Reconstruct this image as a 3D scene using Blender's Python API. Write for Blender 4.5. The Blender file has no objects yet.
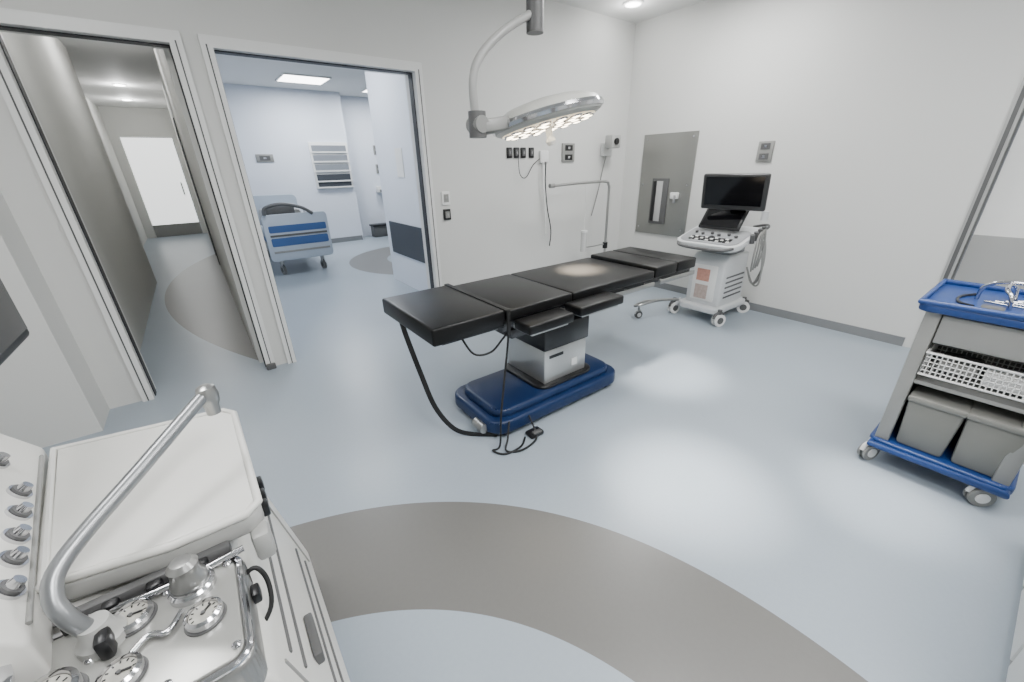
import bpy, bmesh, math
import numpy as np
from mathutils import Vector, Matrix, Euler

# ---------------------------------------------------------------- materials
MATS={}
def mat(name,col,rough=.5,metal=0.,var=.04,scale=6.,bump=0.,emit=None,es=0.,coat=0.,spec=.5,trans=0.,alpha=1.):
    if name in MATS: return MATS[name]
    m=bpy.data.materials.new(name); m.use_nodes=True; nt=m.node_tree; n=nt.nodes; l=nt.links
    b=n['Principled BSDF']
    tc=n.new('ShaderNodeTexCoord'); no=n.new('ShaderNodeTexNoise'); no.inputs['Scale'].default_value=scale; no.inputs['Detail'].default_value=4
    l.new(tc.outputs['Object'],no.inputs['Vector'])
    mx=n.new('ShaderNodeMix'); mx.data_type='RGBA'
    c=np.array(col[:3]); 
    mx.inputs['A'].default_value=(*np.clip(c*(1-var),0,1),1); mx.inputs['B'].default_value=(*np.clip(c*(1+var),0,1),1)
    l.new(no.outputs['Fac'],mx.inputs['Factor']); l.new(mx.outputs['Result'],b.inputs['Base Color'])
    b.inputs['Roughness'].default_value=rough; b.inputs['Metallic'].default_value=metal
    b.inputs['Coat Weight'].default_value=coat; b.inputs['Specular IOR Level'].default_value=spec
    b.inputs['Transmission Weight'].default_value=trans
    if bump:
        bp=n.new('ShaderNodeBump'); bp.inputs['Strength'].default_value=bump; bp.inputs['Distance'].default_value=.002
        n2=n.new('ShaderNodeTexNoise'); n2.inputs['Scale'].default_value=scale*40; l.new(tc.outputs['Object'],n2.inputs['Vector'])
        l.new(n2.outputs['Fac'],bp.inputs['Height']); l.new(bp.outputs['Normal'],b.inputs['Normal'])
    if emit: b.inputs['Emission Color'].default_value=(*emit,1); b.inputs['Emission Strength'].default_value=es
    MATS[name]=m; return m
def s(r,g,b_): # srgb 255 -> linear
    return tuple(((c/255)/12.92 if c<=10 else (((c/255)+.055)/1.055)**2.4) for c in (r,g,b_))

# ---------------------------------------------------------------- builder
class B:
    def __init__(self,name): self.name=name; self.bm=bmesh.new(); self.mats=[]
    def mi(self,m):
        if m not in self.mats: self.mats.append(m)
        return self.mats.index(m)
    def add(self,t,m,M=None,smooth=False):
        i=self.mi(m)
        for f in t.faces: f.material_index=i; f.smooth=smooth
        if M is not None: bmesh.ops.transform(t,matrix=M,verts=t.verts)
        me=bpy.data.meshes.new('t'); t.to_mesh(me); t.free(); self.bm.from_mesh(me); bpy.data.meshes.remove(me)
        return self
    def box(self,x0,x1,y0,y1,z0,z1,m,bev=0.,seg=2,M=None,smooth=None,taper=None):
        t=bmesh.new(); bmesh.ops.create_cube(t,size=1)
        for v in t.verts:
            k=1.
            if taper and v.co.z<0: k=taper
            v.co=Vector(((x0+x1)/2+v.co.x*(x1-x0)*k,(y0+y1)/2+v.co.y*(y1-y0)*k,(z0+z1)/2+v.co.z*(z1-z0)))
        if bev: bmesh.ops.bevel(t,geom=t.edges[:],offset=bev,segments=seg,profile=.5,affect='EDGES')
        return self.add(t,m,M,bool(bev) if smooth is None else smooth)
    def cyl(self,a,b,r,m,r2=None,seg=20,smooth=True,M=None):
        a=Vector(a);b=Vector(b);d=b-a
        t=bmesh.new(); bmesh.ops.create_cone(t,cap_ends=True,segments=seg,radius1=r,radius2=r if r2 is None else r2,depth=d.length)
        R=d.to_track_quat('Z','Y').to_matrix().to_4x4(); R.translation=(a+b)/2
        bmesh.ops.transform(t,matrix=R,verts=t.verts)
        self.add(t,m,M,smooth)
        return self
    def tube(self,pts,r,m,seg=10,sub=6,M=None,closed=False,flat=None):
        P=[Vector(p) for p in pts]
        if sub>1 and len(P)>2:
            Q=[]; n=len(P); rng=range(n if closed else n-1)
            for i in rng:
                p0=P[(i-1)%n] if (closed or i>0) else P[i]; p1=P[i]; p2=P[(i+1)%n]; p3=P[(i+2)%n] if (closed or i+2<n) else p2
                for k in range(sub):
                    u=k/sub
                    Q.append(.5*((2*p1)+(p2-p0)*u+(2*p0-5*p1+4*p2-p3)*u*u+(3*p1-p0-3*p2+p3)*u**3))
            if not closed: Q.append(P[-1])
            P=Q
        t=bmesh.new(); rings=[]; n=len(P); nrm=None
        for i,p in enumerate(P):
            tg=(P[(i+1)%n]-P[i-1]) if closed else (P[min(i+1,n-1)]-P[max(i-1,0)])
            tg.normalize()
            if nrm is None: nrm=tg.orthogonal().normalized()
            nrm=(nrm-tg*nrm.dot(tg)).normalized(); bn=tg.cross(nrm)
            ry=r if flat is None else flat
            rings.append([t.verts.new(p+nrm*math.cos(2*math.pi*k/seg)*r+bn*math.sin(2*math.pi*k/seg)*ry) for k in range(seg)])
        for i in range(n if closed else n-1):
            A=rings[i];C=rings[(i+1)%n]
            for k in range(seg): t.faces.new((A[k],A[(k+1)%seg],C[(k+1)%seg],C[k]))
        if not closed: t.faces.new(rings[0][::-1]); t.faces.new(rings[-1])
        return self.add(t,m,M,True)
    def lathe(self,prof,m,c=(0,0,0),seg=32,M=None,smooth=True,sx=1.,sy=1.):
        t=bmesh.new(); rings=[]
        for (r,z) in prof:
            rings.append([t.verts.new((c[0]+sx*r*math.cos(2*math.pi*k/seg),c[1]+sy*r*math.sin(2*math.pi*k/seg),c[2]+z)) for k in range(seg)])
        for i in range(len(rings)-1):
            for k in range(seg): t.faces.new((rings[i][k],rings[i][(k+1)%seg],rings[i+1][(k+1)%seg],rings[i+1][k]))
        t.faces.new(rings[0][::-1]); t.faces.new(rings[-1])
        return self.add(t,m,M,smooth)
    def prism(self,poly,z0,z1,m,bev=0.,M=None,smooth=None,seg=3,axis='z'):
        t=bmesh.new(); v=[t.verts.new((p[0],p[1],z0)) for p in poly]; f=t.faces.new(v)
        r=bmesh.ops.extrude_face_region(t,geom=[f]); 
        bmesh.ops.translate(t,verts=[g for g in r['geom'] if isinstance(g,bmesh.types.BMVert)],vec=(0,0,z1-z0))
        if axis=='y':
            for q in t.verts: q.co=Vector((q.co.x,q.co.z,q.co.y))
        if axis=='x':
            for q in t.verts: q.co=Vector((q.co.z,q.co.x,q.co.y))
        bmesh.ops.recalc_face_normals(t,faces=t.faces[:])
        if bev: bmesh.ops.bevel(t,geom=t.edges[:],offset=bev,segments=seg,profile=.5,affect='EDGES')
        return self.add(t,m,M,bool(bev) if smooth is None else smooth)
    def done(self):
        me=bpy.data.meshes.new(self.name); bmesh.ops.recalc_face_normals(self.bm,faces=self.bm.faces[:])
        self.bm.to_mesh(me); self.bm.free()
        for m in self.mats: me.materials.append(m)
        try: me.set_sharp_from_angle(angle=math.radians(38))
        except Exception: pass
        o=bpy.data.objects.new(self.name,me); bpy.context.collection.objects.link(o); return o
def rrect(x0,x1,y0,y1,r,n=6):
    o=[]
    for cx,cy,a in ((x1-r,y1-r,0),(x0+r,y1-r,90),(x0+r,y0+r,180),(x1-r,y0+r,270)):
        for k in range(n+1):
            t=math.radians(a+90*k/n); o.append((cx+r*math.cos(t),cy+r*math.sin(t)))
    return o

# ---------------------------------------------------------------- palette
WALL=mat('wall_paint',s(205,205,202),.55,var=.02,scale=1.5)
WALLB=mat('ward_wall_paint',s(216,221,230),.6,var=.02,scale=1.5)
CORW=mat('corridor_wall_paint',s(204,204,200),.85,var=.03,scale=1.5,spec=.2)
CEIL=mat('ceiling_paint',s(218,218,216),.7,var=.02,scale=2)
FRAME=mat('door_frame_metal',s(218,218,216),.35,var=.02)
DARK=mat('dark_gasket',s(45,45,48),.5)
BASEB=mat('baseboard_vinyl',s(120,122,124),.45)
STEEL=mat('brushed_steel',s(170,170,168),.3,metal=.9,scale=20)
STEELD=mat('steel_panel_dull',s(140,140,136),.35,metal=.6,var=.06,scale=3)
STEELL=mat('steel_wainscot',s(168,168,166),.4,metal=.3,var=.04,scale=3)
CHROME=mat('chrome',s(205,205,208),.12,metal=1.)
BLACK=mat('black_vinyl',(.005,.005,.0052),.36,var=.1,scale=14,spec=.26)
BLKP=mat('black_plastic',(.006,.006,.007),.35)
RUB=mat('black_rubber',(.005,.005,.005),.6)
BLUE=mat('navy_plastic',s(14,38,76),.4,coat=.1,spec=.35)
BLUEC=mat('cart_blue',s(26,58,116),.4)
WHT=mat('white_plastic',s(222,222,220),.35)
GREYP=mat('grey_plastic',s(135,135,132),.4)
GREYD=mat('dark_grey_plastic',s(84,84,84),.45)
BIN=mat('grey_bin',s(122,122,117),.5)
EMW=mat('lamp_panel',(1,1,1),.4,emit=(1,.99,.97),es=9)
EMW2=mat('lit_frosted_glass',(1,1,1),.4,emit=(.97,1,1),es=1.3)
EMWARM=mat('warm_led',(1,.9,.7),.3,emit=(1,.86,.62),es=16)

def floor_mat():
    m=bpy.data.materials.new('vinyl_floor'); m.use_nodes=True; nt=m.node_tree; n=nt.nodes; l=nt.links; b=n['Principled BSDF']
    g=n.new('ShaderNodeNewGeometry'); sep=n.new('ShaderNodeSeparateXYZ'); l.new(g.outputs['Position'],sep.inputs[0])
    def M(op,a,c=None,clamp=False):
        k=n.new('ShaderNodeMath'); k.operation=op; k.use_clamp=clamp
        for i,q in enumerate((a,c)):
            if q is None: continue
            if isinstance(q,(int,float)): k.inputs[i].default_value=q
            else: l.new(q,k.inputs[i])
        return k.outputs[0]
    X,Y=sep.outputs[0],sep.outputs[1]
    def dist(cx,cy):
        a=M('SUBTRACT',X,cx); c=M('SUBTRACT',Y,cy); return M('SQRT',M('ADD',M('MULTIPLY',a,a),M('MULTIPLY',c,c)))
    d=dist(-.47,0.); ring=M('MULTIPLY',M('GREATER_THAN',d,1.245),M('LESS_THAN',d,1.765))
    c1=M('MULTIPLY',M('LESS_THAN',dist(6.61,7.0),7.24),M('MULTIPLY',M('LESS_THAN',X,.2),M('GREATER_THAN',Y,3.7)))
    c2=M('MULTIPLY',M('LESS_THAN',dist(3.35,6.9),1.5),M('MULTIPLY',M('GREATER_THAN',Y,3.7),M('GREATER_THAN',dist(3.35,6.9),.85)))
    mask=M('ADD',M('ADD',ring,c1),c2,True)
    n1=n.new('ShaderNodeTexNoise'); n1.inputs['Scale'].default_value=1.2; n1.inputs['Detail'].default_value=3; l.new(g.outputs['Position'],n1.inputs['Vector'])
    n2=n.new('ShaderNodeTexNoise'); n2.inputs['Scale'].default_value=60; n2.inputs['Detail'].default_value=3; l.new(g.outputs['Position'],n2.inputs['Vector'])
    fac=M('ADD',M('MULTIPLY',n1.outputs['Fac'],.6),M('MULTIPLY',n2.outputs['Fac'],.4))
    def mixc(A,C,F):
        k=n.new('ShaderNodeMix'); k.data_type='RGBA'
        for nm,q in (('A',A),('B',C)):
            if isinstance(q,tuple): k.inputs[nm].default_value=(*q,1)
            else: l.new(q,k.inputs[nm])
        l.new(F,k.inputs['Factor']); return k.outputs['Result']
    lo=mixc(s(144,154,163),s(157,167,176),fac); hi=mixc(s(100,99,96),s(112,111,108),fac)
    l.new(mixc(lo,hi,mask),b.inputs['Base Color'])
    b.inputs['Roughness'].default_value=.32; b.inputs['Specular IOR Level'].default_value=.42
    return m
FLOOR=floor_mat()

# ---------------------------------------------------------------- room shell
XR,YB,H=4.55,3.62,2.95
X0,XP0,X1,X2,HD=-.61,.17,.32,1.75,2.245
def W(name,*a): return B(name).box(*a).done()
W('floor',-2.0,6.4,-3.0,14.3,-.1,0,FLOOR)
W('ceiling',-2.0,6.4,-3.0,14.3,H,H+.1,CEIL)
W('wall_back_left',-1.9,X0,YB,YB+.15,0,H,WALL)
W('wall_back_post',XP0,X1,YB,YB+.15,0,H,WALL)
W('wall_back',X2,XR+.15,YB,YB+.15,0,H,WALL)
B('wall_back_header').box(X0,XP0,YB,YB+.15,HD,H,WALL).box(X1,X2,YB,YB+.15,HD,H,WALL).done()
W('wall_right',XR,XR+.15,.44,YB,0,H,WALL); W('wall_right_near',XR,XR+.15,-3,-.75,0,H,WALL); W('wall_right_header',XR,XR+.15,-.75,.44,2.3,H,WALL)
W('wall_left',-1.9,-1.75,-3,YB,0,H,WALL); W('wall_left_return',-1.75,-.84,3.3,YB,0,H,WALL)
W('wall_front',-1.9,XR+.15,-3,-2.85,0,H,WALL)
W('wall_corridor_left',-.9,-.75,YB+.15,8,0,H,CORW); B('wall_corridor_far').box(-1.32,-1.17,7.9,14,0,H,CORW).box(-1.17,-.9,7.9,8,0,H,CORW).done()
W('wall_corridor_right',.1,.25,YB+.15,14,0,H,CORW)
W('wall_ward_left',.25,.27,YB+.15,9.8,0,H,WALLB)
W('wall_corridor_end_left',-1.32,-.99,14,14.15,0,H,CORW); W('wall_corridor_end_right',.0,.25,14,14.15,0,H,CORW); W('wall_corridor_end_header',-.99,0,14,14.15,2.34,H,CORW)
B('door_1').box(-.98,-.01,14.03,14.1,.3,2.32,EMW2).box(-.98,-.01,14.02,14.1,0.005,.3,GREYP).cyl((-.12,13.98,1.0),(-.12,13.98,1.3),.015,STEEL).done()
B('trim_corridor_door').box(.085,.1,8.8,8.9,0,2.3,GREYD).box(.085,.1,8.9,9.9,2.22,2.3,GREYD).box(.085,.1,9.9,10.0,0,2.3,GREYD).done()
W('wall_ward_back',.25,2.95,9.7,9.85,0,H,WALLB); W('wall_ward_recess',2.95,6.4,10.1,10.25,0,H,WALLB); W('wall_ward_return',2.93,2.98,9.86,10.1,0,H,WALLB)
W('wall_ward_divider',2.1,2.25,YB+.15,5.75,0,H,WALLB)
W('wall_ward_right',6.25,6.4,YB,10.2,0,H,WALLB)
W('trim_bumper',2.085,2.1,3.8,5.6,.42,.84,mat('dark_bumper',s(62,66,72),.5))
W('baseboard_back',X2+.08,XR,YB-.012,YB,0,.08,BASEB)
W('baseboard_right',XR-.012,XR,.5,YB-.012,0,.08,BASEB)
W('baseboard_ward',.27,2.93,9.685,9.7,0,.1,BASEB)
def dframe(name,xa,xb):
    f=B(name); d=.03
    for (a,b_) in ((xa-.05,xa+.015),(xb-.015,xb+.05)):
        f.box(a,b_,YB-d,YB+.18,0,HD+.05,FRAME)
        c=(a+b_)/2; f.box(c-.004,c+.004,YB-d-.002,YB-d,0,HD,GREYD)
    f.box(xa+.015,xb-.015,YB-d,YB+.18,HD-.015,HD+.05,FRAME)
    f.box(xa+.015,xa+.022,YB+.03,YB+.1,0,HD-.015,DARK); f.box(xb-.022,xb-.015,YB+.03,YB+.1,0,HD-.015,DARK); f.box(xa+.015,xb-.015,YB+.03,YB+.1,HD-.022,HD-.015,DARK)
    f.box(xb-.02,xb+.05,YB-d-.03,YB-d,0,.05,GREYD,.008)
    f.done()
dframe('trim_1',X0,XP0-.02); dframe('trim_2',X1+.02,X2)
f=B('trim_3')
for a,b_ in ((.385,.44),(-.82,-.765)): f.box(XR-.02,XR+.15,a,b_,0,2.3,STEELL); f.box(XR-.024,XR-.02,(a+b_)/2-.012,(a+b_)/2+.012,0,2.3,GREYD)
f.box(XR-.02,XR+.15,-.765,.385,2.25,2.3,STEELL); f.done()
B('door_2').box(XR+.05,XR+.1,-.75,.37,0.01,2.24,WHT).box(XR+.04,XR+.05,-.75,.37,0.01,.95,STEELL).done()

# ---------------------------------------------------------------- operating table
o=B('operating_table')
ZT=.80
o.box(.74,1.17,1.63,2.29,ZT-.095,ZT,BLACK,.014,3)
o.box(1.19,1.68,1.64,2.28,ZT-.07,ZT-.01,BLACK,.012,3)
o.box(1.685,2.50,1.64,2.28,ZT-.07,ZT-.01,BLACK,.012,3)
o.box(2.52,2.78,1.64,2.28,ZT-.07,ZT+.01,BLACK,.012,3)
o.box(2.79,3.04,1.64,2.28,ZT-.07,ZT+.01,BLACK,.012,3)
o.box(.80,3.0,1.66,2.26,ZT-.11,ZT-.07,BLKP,.004)
for y in (1.625,2.295):
    o.box(1.22,2.48,y-.006,y+.006,ZT-.115,ZT-.085,STEEL,.002); o.box(2.55,3.0,y-.006,y+.006,ZT-.115,ZT-.085,STEEL,.002)
    for x in (1.3,1.6,1.9,2.2,2.42,2.6,2.95): o.cyl((x,y,ZT-.10),(x,y+(.06 if y<2 else -.06),ZT-.10),.012,STEEL,seg=10)
o.box(1.165,1.195,1.62,2.30,ZT-.01,ZT+.004,RUB,.002)
o.box(1.17,1.19,1.615,1.625,ZT-.14,ZT,RUB)
for a,b_,z in ((1.22,1.55,0),(1.60,1.98,.015)):
    o.box(a,b_,1.49,1.63,ZT-.12+z,ZT-.065+z,BLACK,.012,3); o.box(a+.03,b_-.03,1.51,1.61,ZT-.135+z,ZT-.12+z,STEEL,.004)
TF=mat('table_frame',s(70,70,72),.35,metal=.5)
o.box(1.25,2.35,1.78,2.14,ZT-.2,ZT-.11,TF,.01)
o.box(1.30,1.95,1.76,2.16,ZT-.25,ZT-.19,TF,.01)
o.cyl((1.22,1.8,ZT-.15),(1.22,2.1,ZT-.15),.03,STEEL); o.cyl((2.4,1.8,ZT-.15),(2.4,2.1,ZT-.15),.03,STEEL)
o.box(1.51,1.91,1.70,2.12,.42,ZT-.22,BLKP,.012)
o.box(1.52,1.90,1.71,2.11,.16,.42,mat('column_steel',s(188,188,186),.28,metal=.7),.012)
o.box(1.56,1.68,1.705,1.712,.36,.38,BLKP); o.box(1.76,1.81,1.705,1.712,.25,.3,WHT)
o.prism(rrect(1.05,2.18,1.60,2.16,.12),.03,.12,BLUE,.02)
o.prism(rrect(1.10,2.12,1.64,2.10,.10),.11,.17,BLUE,.025)
o.prism(rrect(1.46,1.96,1.67,2.12,.08),.16,.19,BLKP,.01)
for x,y in ((1.17,1.68),(1.17,2.06),(2.06,1.68),(2.06,2.06)): o.cyl((x,y,0.0),(x,y,.05),.04,RUB)
o.cyl((1.04,1.70,.06),(1.04,1.80,.06),.03,STEEL)
o.tube([(.78,2.12,.70),(.78,2.08,.62),(.80,1.98,.40),(.83,1.90,.2),(.90,1.82,.06),(1.0,1.75,.012),(1.1,1.66,.012)],.004,RUB,flat=.016)
o.tube([(.95,1.75,.68),(1.0,1.70,.57),(1.1,1.68,.56),(1.17,1.66,.63),(1.19,1.64,.65),(1.14,1.62,.4),(1.08,1.58,.2),(1.05,1.56,.02),(1.0,1.56,.01),(1.04,1.49,.01),(1.15,1.49,.01),(1.22,1.54,.01)],.006,RUB)
o.tube([(1.15,1.6,.12),(1.1,1.55,.05),(1.06,1.51,.01),(1.13,1.46,.01),(1.25,1.48,.01),(1.29,1.53,.03),(1.3,1.6,.1)],.006,RUB)
o.box(1.24,1.34,1.50,1.57,.0,.03,BLKP,.012); o.box(1.26,1.32,1.495,1.53,.028,.04,GREYD,.006)
o.done()

# ---------------------------------------------------------------- surgical light
o=B('surgical_light')
M=Matrix.Translation((1.735,1.96,1.75))@Euler((math.radians(-9),math.radians(-9),0),'XYZ').to_matrix().to_4x4()
R=.305
o.lathe([(R-.03,-.045),(R,-.03),(R+.012,0),(R-.01,.035),(R-.08,.065),(R-.2,.085),(.05,.09)],mat('lamp_shell',s(188,188,182),.35),M=M,seg=48)
o.lathe([(R+.014,-.022),(R+.021,-.005),(R+.014,.012)],CHROME,M=M,seg=48)
o.lathe([(.02,-.047),(R-.035,-.047),(R-.033,-.044)],mat('lamp_glass',s(150,140,120),.15,metal=.6,emit=(1,.84,.58),es=1.1),M=M,seg=48)
for n_,rr in ((5,.08),(10,.155),(16,.23)):
    for k in range(n_):
        a=2*math.pi*k/n_; c=(rr*math.cos(a),rr*math.sin(a))
        o.lathe([(.026,-.052),(.022,-.058),(.01,-.060)],EMWARM,c=(c[0],c[1],0),M=M,seg=12)
        o.lathe([(.035,-.048),(.035,-.056),(.026,-.057)],CHROME,c=(c[0],c[1],0),M=M,seg=12)
o.cyl((0,0,-.05),(0,0,-.11),.02,WHT,M=M); o.lathe([(.024,-.11),(.030,-.13),(.018,-.15)],WHT,M=M)
o.box(-.46,-.29,-.05,.05,-.03,.035,GREYP,.015,M=M)
j=M@Vector((-.47,0,.02))
o.cyl(j+Vector((0,0,-.06)),j+Vector((0,0,.06)),.045,GREYD)
o.cyl(j+Vector((0,-.05,0)),j+Vector((0,.05,0)),.04,GREYP)
el=Vector((1.65,1.96,2.20))
o.tube([j+Vector((-.01,0,.05)),j+Vector((-.015,0,.18)),j+Vector((.03,0,.29)),j+Vector((.17,0,.41)),el+Vector((-.04,0,0)),el],.021,mat('arm_paint',s(156,156,154),.35))
o.cyl(el+Vector((0,0,-.07)),el+Vector((0,0,.08)),.045,GREYD); o.cyl(el+Vector((0,0,.08)),(el.x,el.y,H),.035,GREYP); o.cyl((el.x,el.y,H-.06),(el.x,el.y,H),.13,WHT)
o.done()

# ---------------------------------------------------------------- caster helper
def caster(o,x,y,r,m1,m2,ang=0.,w=.022):
    d=Vector((math.cos(ang),math.sin(ang),0)); c=Vector((x,y,r))
    for sgn in (-1,1):
        o.cyl(c+d*sgn*w*.35,c+d*sgn*w,r,m1,seg=24); o.cyl(c+d*sgn*w*.9,c+d*sgn*(w+.004),r*.55,m2,seg=20)
    o.cyl(c+Vector((0,0,r*.6)),c+Vector((0,0,r*1.7)),w*.8,m2); 
    n=Vector((-d.y,d.x,0))
    o.tube([c+n*r*1.0+Vector((0,0,r*.3)),c+n*r*.75+Vector((0,0,r*.95)),c+Vector((0,0,r*1.25)),c-n*r*.75+Vector((0,0,r*.95))],w*.5,m2,seg=8)

# ---------------------------------------------------------------- ultrasound machine (front faces -x)
o=B('ultrasound_machine')
LT=mat('us_light_grey',s(200,202,203),.35); LG=mat('us_mid_grey',s(140,142,144),.4)
o.prism(rrect(3.80,4.44,1.76,2.20,.08),.10,.16,LT,.015)
for x,y,a in ((3.84,2.24,1.3),(3.82,1.74,1.2),(4.40,1.78,.6),(4.38,2.18,1.9)):
    o.cyl((x,y,.1),(x+(.05 if x<4 else -.05),y+(.05 if y<2 else -.05),.15),.03,LT); caster(o,x,y,.062,WHT,GREYD,a,.026)
o.prism([(3.88,.15),(4.36,.15),(4.34,.66),(3.95,.66),(3.88,.60)],1.80,2.15,LT,.02,axis='y')
o.box(3.874,3.882,1.86,2.10,.20,.56,WHT,.003)
o.box(3.868,3.874,1.93,2.06,.40,.52,mat('faded_orange_label',s(190,140,124),.5,var=.3,scale=40))
o.box(3.868,3.874,1.93,2.06,.22,.36,mat('label_grey',s(176,160,152),.5,var=.3,scale=40))
for k in range(5): o.box(3.95,4.30,1.794,1.80,.24+.05*k,.255+.05*k,GREYD)
o.box(3.98,4.30,1.83,2.12,.64,.76,LG,.02)
Mc=Matrix.Translation((3.98,1.97,.83))@Euler((0,math.radians(-14),0)).to_matrix().to_4x4()
o.prism(rrect(-.27,.26,-.31,.31,.1),-.035,.02,LT,.012,M=Mc); o.prism(rrect(-.24,.12,-.28,.28,.08),.02,.026,LG,.002,M=Mc)
o.tube([(-.24,-.27,0),(-.31,-.2,0),(-.33,0,0),(-.31,.2,0),(-.24,.27,0)],.014,GREYD,M=Mc)
for i in range(12):
    for jx in range(3): o.box(-.20+.03*jx,-.178+.03*jx,-.2+.033*i,-.175+.033*i,.026,.034,BLKP if (i+jx)%3 else WHT,M=Mc)
for i in range(6): o.cyl((-.06+.03*(i%2),-.2+.08*i,.026),(-.06+.03*(i%2),-.2+.08*i,.045),.015,GREYD,M=Mc,seg=14)
o.lathe([(.03,.024),(.028,.035),(.012,.045)],BLKP,c=(-.12,0,0),M=Mc)
for i in range(4): o.tube([(.2,-.33,.02),(.15-.04*i,-.36,.03),(.12-.06*i,-.37,-.12),(.1-.04*i,-.34,-.3)],.008,GREYP,M=Mc); o.cyl((.18-.07*i,-.33,-.02),(.18-.07*i,-.33,.06),.02,GREYD,M=Mc)
Mt=Matrix.Translation((4.06,1.99,.985))@Euler((0,math.radians(-52),0)).to_matrix().to_4x4()
o.box(-.12,.12,-.20,.20,-.015,.015,BLKP,.01,M=Mt); o.box(-.10,.10,-.175,.175,.015,.017,mat('screen_glass',(.004,.004,.005),.08),M=Mt)
o.tube([(4.24,1.95,.76),(4.26,1.95,.95),(4.20,1.94,1.1),(4.08,1.92,1.2)],.025,LG)
Mm=Matrix.Translation((4.0,1.91,1.235))@Euler((0,math.radians(-8),math.radians(6))).to_matrix().to_4x4()
o.box(-.02,.025,-.285,.285,-.165,.155,mat('monitor_bezel',s(46,46,46),.3),.018,3,M=Mm); o.box(-.023,-.019,-.25,.25,-.12,.13,MATS['screen_glass'],M=Mm); o.box(.02,.07,-.1,.1,-.08,.08,BLKP,.02,M=Mm)
for k in range(3): o.tube([(4.2,1.72,.86),(4.22,1.64,.80-.05*k),(4.25,1.62,.55-.08*k),(4.3,1.70,.35),(4.32,1.79,.5)],.009,GREYP)
o.cyl((4.2,1.68,.98),(4.2,1.68,1.06),.03,LT); o.tube([(4.3,1.80,.9),(4.28,1.68,.93),(4.18,1.62,.92),(4.08,1.66,.88)],.012,GREYD)
o.tube([(3.84,2.20,.16),(3.62,2.30,.17),(3.42,2.36,.15),(3.40,2.42,.13),(3.6,2.42,.14),(3.84,2.26,.15)],.013,STEEL)
o.cyl((3.42,2.38,.14),(3.42,2.38,.08),.012,STEEL); caster(o,3.42,2.38,.04,GREYD,LT,1.2,.015)
o.done()

# ---------------------------------------------------------------- supply cart (right)
o=B('supply_trolley')
cx0,cx1,cy0,cy1=2.55,3.00,-.22,.25
o.prism(rrect(cx0-.02,cx1+.02,cy0-.02,cy1+.02,.05),.10,.15,BLUEC,.012)
o.tube([(cx0-.03,cy0,.12),(cx0-.03,cy1,.12),(cx1+.03,cy1,.12),(cx1+.03,cy0,.12)],.018,BLUEC,closed=True,sub=1)
for x,y in ((cx0+.01,cy1),(cx0+.01,cy0+.06),(cx1-.03,cy1-.02),(cx1-.03,cy0+.04)): caster(o,x,y,.048,GREYP,WHT,1.1 if y>0 else .6,.02)
LG2=mat('trolley_grey',s(144,144,141),.4)
for x in (cx0,cx1-.04):
    for y in (cy0,cy1-.055): o.box(x,x+.04,y,y+.055,.14,.86,LG2,.008)
o.box(cx1-.02,cx1-.01,cy0,cy1,.15,.86,LG2)
o.box(cx0+.04,cx1-.04,cy1-.02,cy1-.01,.15,.86,LG2); o.box(cx0+.04,cx1-.04,cy0+.01,cy0+.02,.15,.86,LG2)
for y0,y1 in ((-.01,.185),(-.20,-.015)):
    o.box(cx0-.01,cx0+.36,y0,y1,.15,.41,BIN,.015,taper=.86); o.box(cx0-.02,cx0+.37,y0-.004,y1+.004,.405,.435,BIN,.008)
o.box(cx0+.01,cx1,cy0,cy1,.49,.51,LG2,.004)
bx0,bx1,by0,by1,bz0,bz1=cx0-.015,cx0+.34,-.20,.19,.555,.665
for z in (bz0,bz1): o.tube([(bx0,by0,z),(bx0,by1,z),(bx1,by1,z),(bx1,by0,z)],.006,WHT,closed=True,sub=1,seg=6)
for i in range(1,5):
    z=bz0+(bz1-bz0)*i/5
    for xx in (bx0,bx1): o.cyl((xx,by0,z),(xx,by1,z),.0025,WHT,seg=6)
    for yy in (by0,by1): o.cyl((bx0,yy,z),(bx1,yy,z),.0025,WHT,seg=6)
for i in range(23):
    y=by0+(by1-by0)*i/22
    for xx in (bx0,bx1): o.cyl((xx,y,bz0),(xx,y,bz1),.0025,WHT,seg=6)
    o.cyl((bx0,y,bz0),(bx1,y,bz0),.0025,WHT,seg=6)
for i in range(18):
    x=bx0+(bx1-bx0)*i/17
    for yy in (by0,by1): o.cyl((x,yy,bz0),(x,yy,bz1),.0025,WHT,seg=6)
o.box(bx0+.06,bx0+.2,by0+.05,by0+.2,bz0,bz0+.06,WHT,.01); o.box(bx0+.1,bx0+.28,by0+.22,by1-.04,bz0,bz0+.05,GREYP,.01)
o.box(cx0+.02,cx1,cy0+.055,cy1-.055,.70,.85,BIN,.006); o.box(cx0,cx0+.02,cy0+.06,cy1-.06,.71,.84,LG2,.004)
o.prism(rrect(cx0-.03,cx1+.03,cy0-.04,cy1+.03,.04),.85,.885,BLUEC,.008)
o.tube([(cx0-.025,cy0-.035,.895),(cx0-.025,cy1+.025,.895),(cx1+.025,cy1+.025,.895),(cx1+.025,cy0-.035,.895)],.014,BLUEC,closed=True,sub=1)
o.tube([(2.66,.02,.885),(2.66,.03,.94),(2.70,.05,.96),(2.82,.05,.96),(2.86,.03,.94),(2.86,.02,.885)],.008,CHROME)
o.tube([(2.72,-.16,.885),(2.70,-.14,.95),(2.72,-.05,.985),(2.74,.06,.985),(2.76,.12,.95),(2.78,.13,.885)],.008,CHROME)
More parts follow.
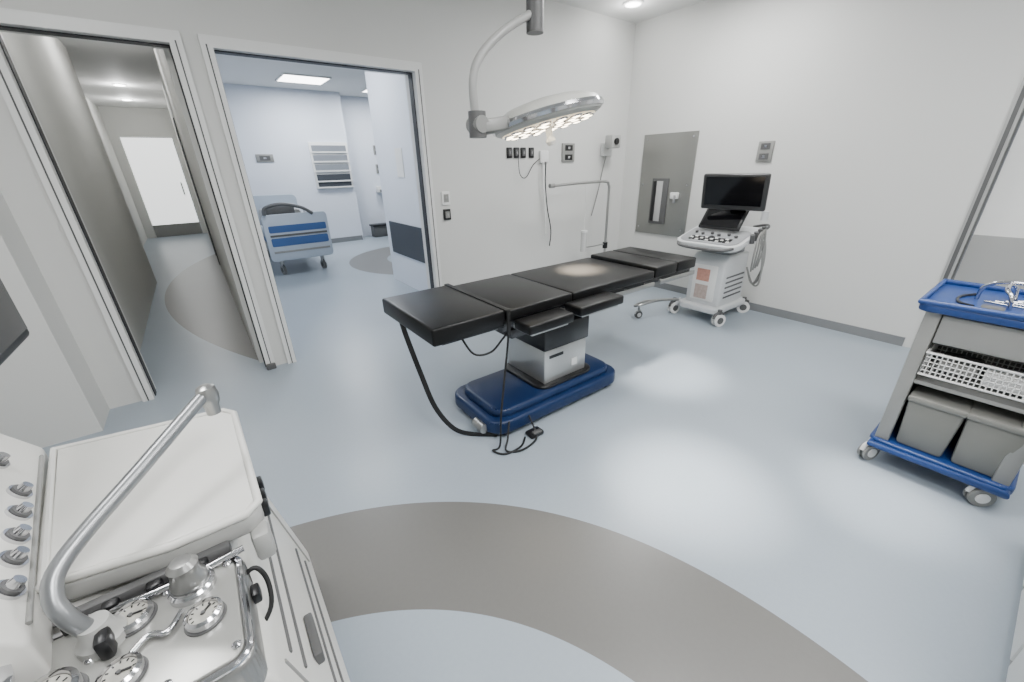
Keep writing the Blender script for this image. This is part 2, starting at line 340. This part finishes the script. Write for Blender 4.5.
for k in range(5):
    o.tube([(2.62+.05*k,-.15+.02*k,.892),(2.68+.05*k,-.05,.897),(2.72+.03*k,.10-.03*k,.894)],.005,CHROME); o.tube([(2.62+.05*k,-.15+.02*k,.892),(2.60+.05*k,-.17,.892),(2.62+.05*k,-.19,.892),(2.64+.05*k,-.17,.892)],.004,CHROME,closed=True)
o.box(2.58,2.64,.03,.10,.885,.90,GREYD,.005); o.tube([(2.60,.12,.892),(2.64,.17,.892),(2.75,.18,.892),(2.85,.14,.892)],.006,BLKP)
o.done()

# ---------------------------------------------------------------- anesthesia machine (left front)
o=B('anesthesia_machine')
AW=mat('anes_white',s(214,213,208),.35); AG=mat('anes_grey',s(165,165,162),.35); AM=mat('anes_panel_metal',s(150,150,148),.3,metal=.7)
o.box(-.95,-.12,.86,1.36,.10,.80,AW,.03); o.box(-.95,-.14,.56,.90,.10,.70,AW,.03)
o.prism(rrect(-.98,.0,.45,1.42,.1),.04,.12,AG,.02)
for x,y in ((-.06,.55),(-.06,1.3),(-.9,.55),(-.9,1.3)): o.cyl((x,y-.02,.045),(x,y+.02,.045),.045,RUB)
o.prism([(-.16,.72),(-.115,.72),(-.095,.68),(.005,.16),(-.0,.11),(-.16,.11)],.58,1.36,AW,.012,axis='y')
def slope(z): return -.095+(.68-z)/(.68-.16)*.10
for z in (.60,.53,.33,.26): o.tube([(slope(z),.68,z),(slope(z),.9,z),(slope(z),1.22,z)],.005,GREYD,seg=8)
for y in (.64,1.27): o.tube([(slope(.64),y,.64),(slope(.4),y,.4),(slope(.2),y,.2)],.004,GREYP,seg=8)
o.box(-.05,-.03,.74,.86,.42,.46,GREYD,.005)
tp=[(-.385,.862),(-.20,.826),(-.075,.826),(-.052,.85),(-.062,1.30),(-.085,1.335),(-.46,1.40)]
def inset(P,d):
    c=Vector((sum(p[0] for p in P)/len(P),sum(p[1] for p in P)/len(P))); return [tuple(c+(Vector(p)-c)*(1-d)) for p in P]
o.prism(tp,.80,.85,AG,.012); o.prism(inset(tp,.06),.846,.857,AW,.004)
o.tube([(p[0],p[1],.852) for p in inset(tp,.025)],.009,AW,closed=True,sub=1)
o.box(-.36,-.12,.81,.83,.79,.815,GREYD,.005); o.tube([(-.38,.84,.79),(-.30,.80,.80),(-.2,.79,.80),(-.1,.80,.80)],.007,CHROME)
for x in (-.35,-.30,-.24,-.17): o.box(x-.012,x+.012,.795,.83,.79,.812,BLKP,.004)
for y in (.86,.90,.95): o.box(-.055,-.040,y,y+.03,.80,.83,BLKP,.004)
o.box(-.085,-.05,.80,.85,.74,.81,AG,.01)
# sloping upstand with round knobs, follows the table edge
Ma=Matrix.Translation((-.385,.855,0))@Euler((0,0,math.radians(9.0))).to_matrix().to_4x4()
o.prism([(0,.78),(0,.862),(-.09,1.0),(-.13,1.02),(-.42,1.02),(-.42,.78)],-.12,.56,AW,.008,axis='y',M=Ma)
nx,nz=.138,.09; ln=math.hypot(nx,nz); nx/=ln; nz/=ln
def face(y,t,off): return (-.09*t+nx*off,y,.862+.138*t+nz*off)
for y,t,r_ in ((.07,.20,.021),(.14,.20,.021),(.22,.20,.021),(.30,.22,.021),(.03,.55,.021),(.105,.55,.021),(.18,.56,.021),(.26,.58,.021),(-.01,.2,.021),(.40,.5,.022)):
    o.cyl(face(y,t,0),face(y,t,.006),r_,CHROME,M=Ma); o.cyl(face(y,t,.006),face(y,t,.010),r_*.78,GREYD,M=Ma); o.cyl(face(y,t,.010),face(y,t,.022),r_*.55,CHROME,r2=r_*.45,M=Ma)
o.tube([face(-.08,.02,.002),face(.2,.02,.002),face(.5,.02,.002)],.004,GREYP,M=Ma)
# gauge panel
o.prism(rrect(-.42,-.106,.565,.815,.03),.70,.785,AM,.012); o.prism(rrect(-.405,-.12,.58,.80,.025),.783,.792,mat('anes_plate',s(160,160,156),.3,metal=.4),.003)
o.tube([(p[0],p[1],.788) for p in rrect(-.412,-.112,.572,.808,.03,4)],.006,CHROME,closed=True,sub=1,seg=8)
FACE=mat('gauge_face',s(170,168,160),.3,var=.3,scale=60)
def gauge(x,y,r,h=.03):
    o.lathe([(r,0),(r,h),(r*.82,h+.004),(r*.78,h-.004)],CHROME,c=(x,y,.79)); o.lathe([(r*.78,h-.003),(r*.76,h-.002)],FACE,c=(x,y,.79)); o.lathe([(r*1.12,0),(r*1.08,.005)],GREYD,c=(x,y,.79))
    for q in range(9):
        a=math.radians(-30+30*q); o.box(-.001,.001,r*.55,r*.7,h-.002,h-.001,BLKP,M=Matrix.Translation((x,y,.79))@Matrix.Rotation(a-math.pi/2,4,'Z'))
    o.box(-.0015,.0015,-r*.15,r*.55,h-.001,h+.001,BLKP,M=Matrix.Translation((x,y,.79))@Matrix.Rotation(.7+x*9,4,'Z')); o.lathe([(r*.12,h-.002),(r*.1,h+.002)],GREYD,c=(x,y,.79))
gauge(-.169,.685,.028,.018); gauge(-.275,.655,.028,.018); gauge(-.270,.76,.030,.016); gauge(-.357,.675,.038,.025)
o.lathe([(.036,0),(.036,.014),(.031,.018),(.031,.024)],CHROME,c=(-.185,.765,.79)); o.lathe([(.027,.02),(.029,.03),(.024,.045),(.022,.06),(.024,.065),(.016,.075),(.01,.076)],AM,c=(-.185,.765,.79))
for x,y in ((-.13,.60),(-.39,.60),(-.13,.785),(-.225,.785),(-.32,.72),(-.22,.60)): o.lathe([(.007,0),(.007,.006),(.004,.009)],CHROME,c=(x,y,.79),seg=12)
o.box(-.305,-.285,.70,.735,.79,.835,BLKP,.008); o.tube([(-.30,.64,.797),(-.25,.70,.80),(-.22,.69,.80),(-.20,.72,.80)],.005,CHROME)
# short hose loop
o.tube([(-.115,.77,.76),(-.09,.765,.77),(-.078,.75,.74),(-.085,.72,.70),(-.12,.70,.67)],.0045,RUB); o.box(-.105,-.09,.70,.73,.745,.77,BLKP,.004)
for k in range(3): o.tube([(-.15-.05*k,.57,.72),(-.14-.05*k,.535,.72),(-.15-.06*k,.52,.6),(-.2-.05*k,.54,.45)],.014,WHT)
o.lathe([(.03,-.05),(.045,-.04),(.045,.05),(.035,.07),(.02,.075)],mat('canister_clear',s(190,190,188),.15),c=(-.17,.52,.64))
o.lathe([(.06,0),(.07,.01),(.07,.09),(.06,.11),(.03,.12)],BLKP,c=(-.46,.70,.75)); o.lathe([(.075,.08),(.078,.095),(.07,.10)],CHROME,c=(-.46,.70,.75)); o.box(-.6,-.38,.58,.80,.60,.75,AG,.02)
# silver swing arm
ARM=mat('arm_silver',s(140,142,144),.32,metal=.7)
o.lathe([(.032,0),(.032,.018),(.024,.026),(.020,.05)],AG,c=(-.305,.745,.79))
o.tube([(-.305,.745,.81),(-.325,.75,.86),(-.335,.775,.90),(-.315,.82,.93),(-.21,.935,.98),(-.10,1.05,1.035)],.0135,ARM,seg=16)
o.lathe([(.014,-.05),(.015,-.03),(.020,-.02),(.022,.0),(.018,.018),(.008,.024)],STEEL,c=(-.088,1.062,1.035))
# side monitor
o.box(-.455,-.415,1.11,1.50,1.13,1.46,BLKP,.012); o.box(-.415,-.412,1.13,1.48,1.155,1.44,MATS['screen_glass']); o.cyl((-.62,1.2,.98),(-.62,1.2,1.3),.03,AG); o.cyl((-.62,1.2,1.3),(-.45,1.28,1.3),.025,AG)
o.done()

# ---------------------------------------------------------------- right-front cabinet
o=B('base_cabinet'); o.box(1.22,2.40,-.95,-.325,.06,.86,WHT,.01); o.box(1.20,2.42,-.97,-.31,.86,.90,GREYP,.008); o.box(1.25,2.37,-.92,-.335,0,.06,GREYP)
for k in range(3): o.box(1.25+.38*k,1.60+.38*k,-.325,-.315,.08,.82,WHT,.004); o.cyl((1.56+.38*k,-.305,.5),(1.56+.38*k,-.305,.62),.006,STEEL)
o.done()

# ---------------------------------------------------------------- wall fittings
def plate(name,c,w,h_,axis,m,inner=None,rows=1):
    o=B(name); x,y,z=c; d=.02
    def bx(a0,a1,z0,z1,d0,d1,mm,bev=0.):
        if axis=='y': o.box(x+a0,x+a1,y-d1,y-d0,z+z0,z+z1,mm,bev)
        else: o.box(x-d1,x-d0,y+a0,y+a1,z+z0,z+z1,mm,bev)
    bx(-w/2,w/2,-h_/2,h_/2,0,d,m,.004)
    if inner:
        for r_ in range(rows):
            hh=h_/rows; zc=-h_/2+hh*(r_+.5); bx(-w*.3,w*.3,zc-hh*.3,zc+hh*.3,d,d+.004,inner)
            bx(-w*.08,w*.08,zc-hh*.12,zc+hh*.12,d+.004,d+.007,CHROME)
    o.done()
plate('light_switch',(1.93,YB,1.23),.085,.12,'y',WHT,GREYP)
plate('light_switch',(1.93,YB,1.08),.075,.10,'y',BLKP,GREYP)
for x in (2.70,2.79,2.88,2.99): plate('wall_outlet',(x,YB,1.62),.062,.10,'y',BLKP,GREYD)
plate('wall_outlet',(3.53,YB,1.62),.19,.19,'y',GREYP,BLKP,2)
plate('wall_outlet',(XR,1.94,1.57),.14,.18,'x',GREYP,GREYD,2)
plate('wall_outlet',(1.33,9.7,1.74),.30,.14,'y',GREYP,GREYD)
plate('wall_outlet',(3.70,10.1,1.9),.14,.2,'y',GREYP,GREYD,2); plate('wall_outlet',(3.70,10.1,1.5),.14,.2,'y',GREYP,GREYD,2)
XQ=XR-.004
o=B('steel_hatch_panel'); o.box(XQ-.015,XQ,2.65,3.34,.67,1.80,STEELD,.003)
for y in (2.70,3.29):
    for z in (.75,1.25,1.75): o.cyl((XQ-.02,y,z),(XQ-.014,y,z),.01,CHROME,seg=10)
o.box(XQ-.03,XQ-.015,2.93,3.15,.80,1.32,GREYD,.004); o.box(XQ-.036,XQ-.03,3.0,3.08,.83,1.29,mat('hatch_door',s(170,170,168),.3),.002); o.box(XQ-.04,XQ-.03,3.09,3.13,.83,1.29,BLKP,.003)
o.box(XQ-.05,XQ-.015,2.78,2.88,1.10,1.17,WHT,.008); o.box(XQ-.06,XQ-.05,2.80,2.83,1.06,1.14,CHROME,.004)
o.done()
o=B('gas_outlet_hoses'); o.box(3.10,3.22,YB-.035,YB,1.52,1.64,WHT,.01); 
o.tube([(3.16,YB-.05,1.53),(3.15,YB-.06,1.3),(3.19,YB-.05,1.05),(3.24,YB-.06,.8),(3.23,YB-.05,.62)],.006,RUB)
o.tube([(3.13,YB-.04,1.53),(3.12,YB-.05,1.35),(3.15,YB-.05,1.1),(3.17,YB-.05,.75)],.007,WHT)
o.tube([(2.79,YB-.04,1.60),(2.80,YB-.05,1.42),(2.88,YB-.05,1.38),(2.98,YB-.05,1.5),(3.09,YB-.03,1.56)],.004,RUB); o.done()
o=B('wall_camera'); o.box(4.08,4.24,YB-.05,YB,1.58,1.72,WHT,.01); o.cyl((4.15,YB-.05,1.67),(4.14,YB-.14,1.71),.02,STEEL); o.box(4.02,4.18,YB-.22,YB-.11,1.66,1.80,AG,.015); o.cyl((4.09,YB-.22,1.73),(4.09,YB-.24,1.73),.035,BLKP)
o.tube([(4.15,YB-.03,1.58),(4.10,YB-.03,1.4),(4.05,YB-.03,1.2),(3.95,YB-.03,.9)],.006,GREYP); o.done()
o=B('infusion_stand')
for k in range(5):
    a=2*math.pi*k/5+.3; o.tube([(3.88,3.28,.10),(3.88+.12*math.cos(a),3.28+.12*math.sin(a),.09),(3.88+.24*math.cos(a),3.28+.24*math.sin(a),.06)],.012,STEEL); o.cyl((3.88+.24*math.cos(a),3.28+.24*math.sin(a)-.01,.025),(3.88+.24*math.cos(a),3.28+.24*math.sin(a)+.01,.025),.025,RUB)
o.tube([(3.88,3.28,.08),(3.88,3.28,.7),(3.88,3.28,1.18),(3.87,3.28,1.27),(3.80,3.28,1.31),(3.4,3.28,1.31),(3.02,3.28,1.30)],.015,STEEL)
o.cyl((3.02,3.28,1.30),(2.96,3.28,1.30),.022,GREYP); o.cyl((3.88,3.28,.55),(3.88,3.28,.62),.03,BLKP)
o.cyl((3.88,3.28,.60),(3.50,3.28,.60),.008,STEEL); o.cyl((3.50,3.28,.56),(3.50,3.28,.78),.035,MATS['canister_clear']); o.cyl((3.50,3.28,.78),(3.50,3.28,.80),.038,WHT); o.cyl((3.5,3.28,.8),(3.5,3.28,1.3),.003,WHT)
o.done()
o=B('ward_notice'); o.box(2.09,2.10,4.9,5.1,1.40,1.72,WHT); o.done()

# ---------------------------------------------------------------- ward furniture
o=B('hospital_bed'); BB=mat('bed_blue',s(50,82,132),.5); SH=mat('bed_linen',s(170,180,192),.8)
bx,by=.72,7.0
BD=mat('bed_board',s(166,176,188),.4)
o.box(bx+.08,bx+.82,by+.1,by+2.0,.28,.38,GREYP,.01); o.box(bx+.02,bx+.88,by+.05,by+2.1,.40,.47,GREYP,.01)
for y in (by+.2,by+1.9):
    for x in (bx+.15,bx+.75): o.cyl((x,y,.12),(x,y,.42),.03,STEEL); caster(o,x,y,.07,GREYP,GREYD,.2)
o.box(bx+.03,bx+.87,by+.08,by+2.05,.47,.62,BB,.04,3); o.box(bx+.02,bx+.88,by+.06,by+1.3,.56,.66,SH,.04,3); o.box(bx+.15,bx+.75,by+1.6,by+2.0,.62,.74,SH,.05,3)
o.prism(rrect(bx,bx+.9,.24,.92,.06),by,by+.04,BD,.01,axis='y'); o.prism(rrect(bx+.06,bx+.86,.46,.58,.02),by-.006,by,BB,axis='y'); o.prism(rrect(bx+.06,bx+.86,.66,.76,.02),by-.006,by,BB,axis='y'); o.box(bx+.06,bx+.86,by-.008,by,.60,.63,GREYD); o.box(bx+.06,bx+.86,by-.008,by,.36,.39,GREYP)
o.prism(rrect(bx,bx+.9,.40,1.10,.1),by+2.1,by+2.14,BD,.01,axis='y')
for x in (bx-.01,bx+.91):
    for z in (.6,.72,.84): o.tube([(x,by+.3,z),(x,by+1.0,z),(x,by+1.7,z)],.014,BD)
    for y in (by+.3,by+1.0,by+1.7): o.cyl((x,y,.42),(x,y,.86),.012,STEEL)
o.tube([(bx+.05,by-.02,.92),(bx+.08,by-.03,1.02),(bx+.3,by-.02,1.06),(bx+.55,by-.02,1.0),(bx+.7,by,.9)],.025,GREYD)
o.box(bx+.06,bx+.6,by+.2,by+.8,.64,.98,GREYP,.08); o.box(bx+.1,bx+.5,by+.15,by+.3,.86,1.04,GREYD,.04); o.done()
o=B('louvred_wall_panel'); RG=mat('louvre_grey',s(120,124,130),.5); RD=mat('louvre_dark',s(58,62,68),.5)
o.box(2.16,2.92,9.66,9.70,1.14,2.03,WHT,.004)
for k,(z0,z1) in enumerate(((1.86,1.97),(1.68,1.79),(1.50,1.61),(1.30,1.42),(1.18,1.28))): o.box(2.20,2.88,9.65,9.66,z0,z1,RG if k<3 else RD); o.box(2.19,2.89,9.63,9.66,z0-.03,z0-.005,WHT)
o.done()
o=B('towel_dispenser'); o.box(3.55,3.95,9.95,10.1,.98,1.12,WHT,.02); o.box(3.6,3.9,9.94,9.95,1.0,1.05,GREYD); o.done()
o=B('waste_bin'); o.box(3.25,3.75,9.75,10.0,0,.26,GREYD,.02); o.box(3.23,3.77,9.73,10.02,.25,.29,BLKP,.01); o.done()

# ---------------------------------------------------------------- lights
def area(name,loc,sx,sy,e,col=(1,1,1)):
    L=bpy.data.lights.new(name,'AREA'); L.shape='RECTANGLE'; L.size=sx; L.size_y=sy; L.energy=e; L.color=col
    ob=bpy.data.objects.new(name,L); ob.location=loc; bpy.context.collection.objects.link(ob)
def panel(x,y,sx,sy,e,col=(1,1,1)):
    p=B('ceiling_light_panel'); p.box(x-sx/2-.03,x+sx/2+.03,y-sy/2-.03,y+sy/2+.03,H-.02,H,WHT,.004); p.box(x-sx/2,x+sx/2,y-sy/2,y+sy/2,H-.026,H-.018,EMW); p.done()
    area('panel_lamp',(x,y,H-.04),sx,sy,e,col)
panel(.6,-.6,.6,1.2,56); panel(2.6,-.6,.6,1.2,50); panel(-.6,1.6,.6,.6,30); panel(3.6,2.2,.6,.6,44); panel(1.9,.6,.6,.6,28)
panel(2.05,8.6,.7,.6,60,(.90,.95,1)); panel(3.6,9.0,.6,.6,40,(.90,.95,1)); panel(1.2,5.4,.6,.6,36,(.90,.95,1))
def dl(x,y,e,spot=None):
    p=B('recessed_downlight'); p.lathe([(.09,-.012),(.10,-.008),(.10,0)],WHT,c=(x,y,H)); p.lathe([(.01,-.016),(.075,-.016),(.08,-.01)],EMW,c=(x,y,H)); p.done()
    L=bpy.data.lights.new('downlight_lamp','SPOT' if spot else 'POINT'); L.energy=e; L.shadow_soft_size=.08
    if spot: L.spot_size=math.radians(spot); L.spot_blend=1.; L.color=(1,.97,.92)
    ob=bpy.data.objects.new('downlight_lamp',L); ob.location=(x,y,H-(.03 if spot else .12)); bpy.context.collection.objects.link(ob)
dl(3.99,3.23,6); dl(-.5,10.64,18); dl(-.55,12.56,18); dl(-.3,6.8,18); dl(-.3,4.6,12)
dl(1.66,.74,1000,22); dl(2.62,1.5,800,20); dl(2.25,.12,450,16)
L=bpy.data.lights.new('surgical_spot','SPOT'); L.energy=4500; L.color=(1,.84,.62); L.spot_size=math.radians(26); L.spot_blend=1.; L.shadow_soft_size=.06
ob=bpy.data.objects.new('surgical_spot',L); ob.matrix_world=Matrix.Translation((1.79,1.93,1.56))@Euler((math.radians(6),math.radians(-24),0)).to_matrix().to_4x4(); bpy.context.collection.objects.link(ob)

wd=bpy.data.worlds.new('world'); bpy.context.scene.world=wd; wd.use_nodes=True; wd.node_tree.nodes['Background'].inputs[0].default_value=(.8,.85,.9,1); wd.node_tree.nodes['Background'].inputs[1].default_value=.3

# ---------------------------------------------------------------- camera
f,p,r,h=400.6,0.4126,-0.0248,0.6375
fw=Vector((math.sin(h)*math.cos(p),math.cos(h)*math.cos(p),-math.sin(p)))
rt=Vector((math.cos(h),-math.sin(h),0.)); up=rt.cross(fw)
rt2=rt*math.cos(r)+up*math.sin(r); up2=-rt*math.sin(r)+up*math.cos(r)
cam=bpy.data.cameras.new('camera'); cam.sensor_width=36; cam.lens=f/1024*36; cam.clip_start=.02
co=bpy.data.objects.new('camera',cam); co.matrix_world=Matrix(((rt2.x,up2.x,-fw.x,0),(rt2.y,up2.y,-fw.y,0),(rt2.z,up2.z,-fw.z,1.5),(0,0,0,1)))
bpy.context.collection.objects.link(co); bpy.context.scene.camera=co
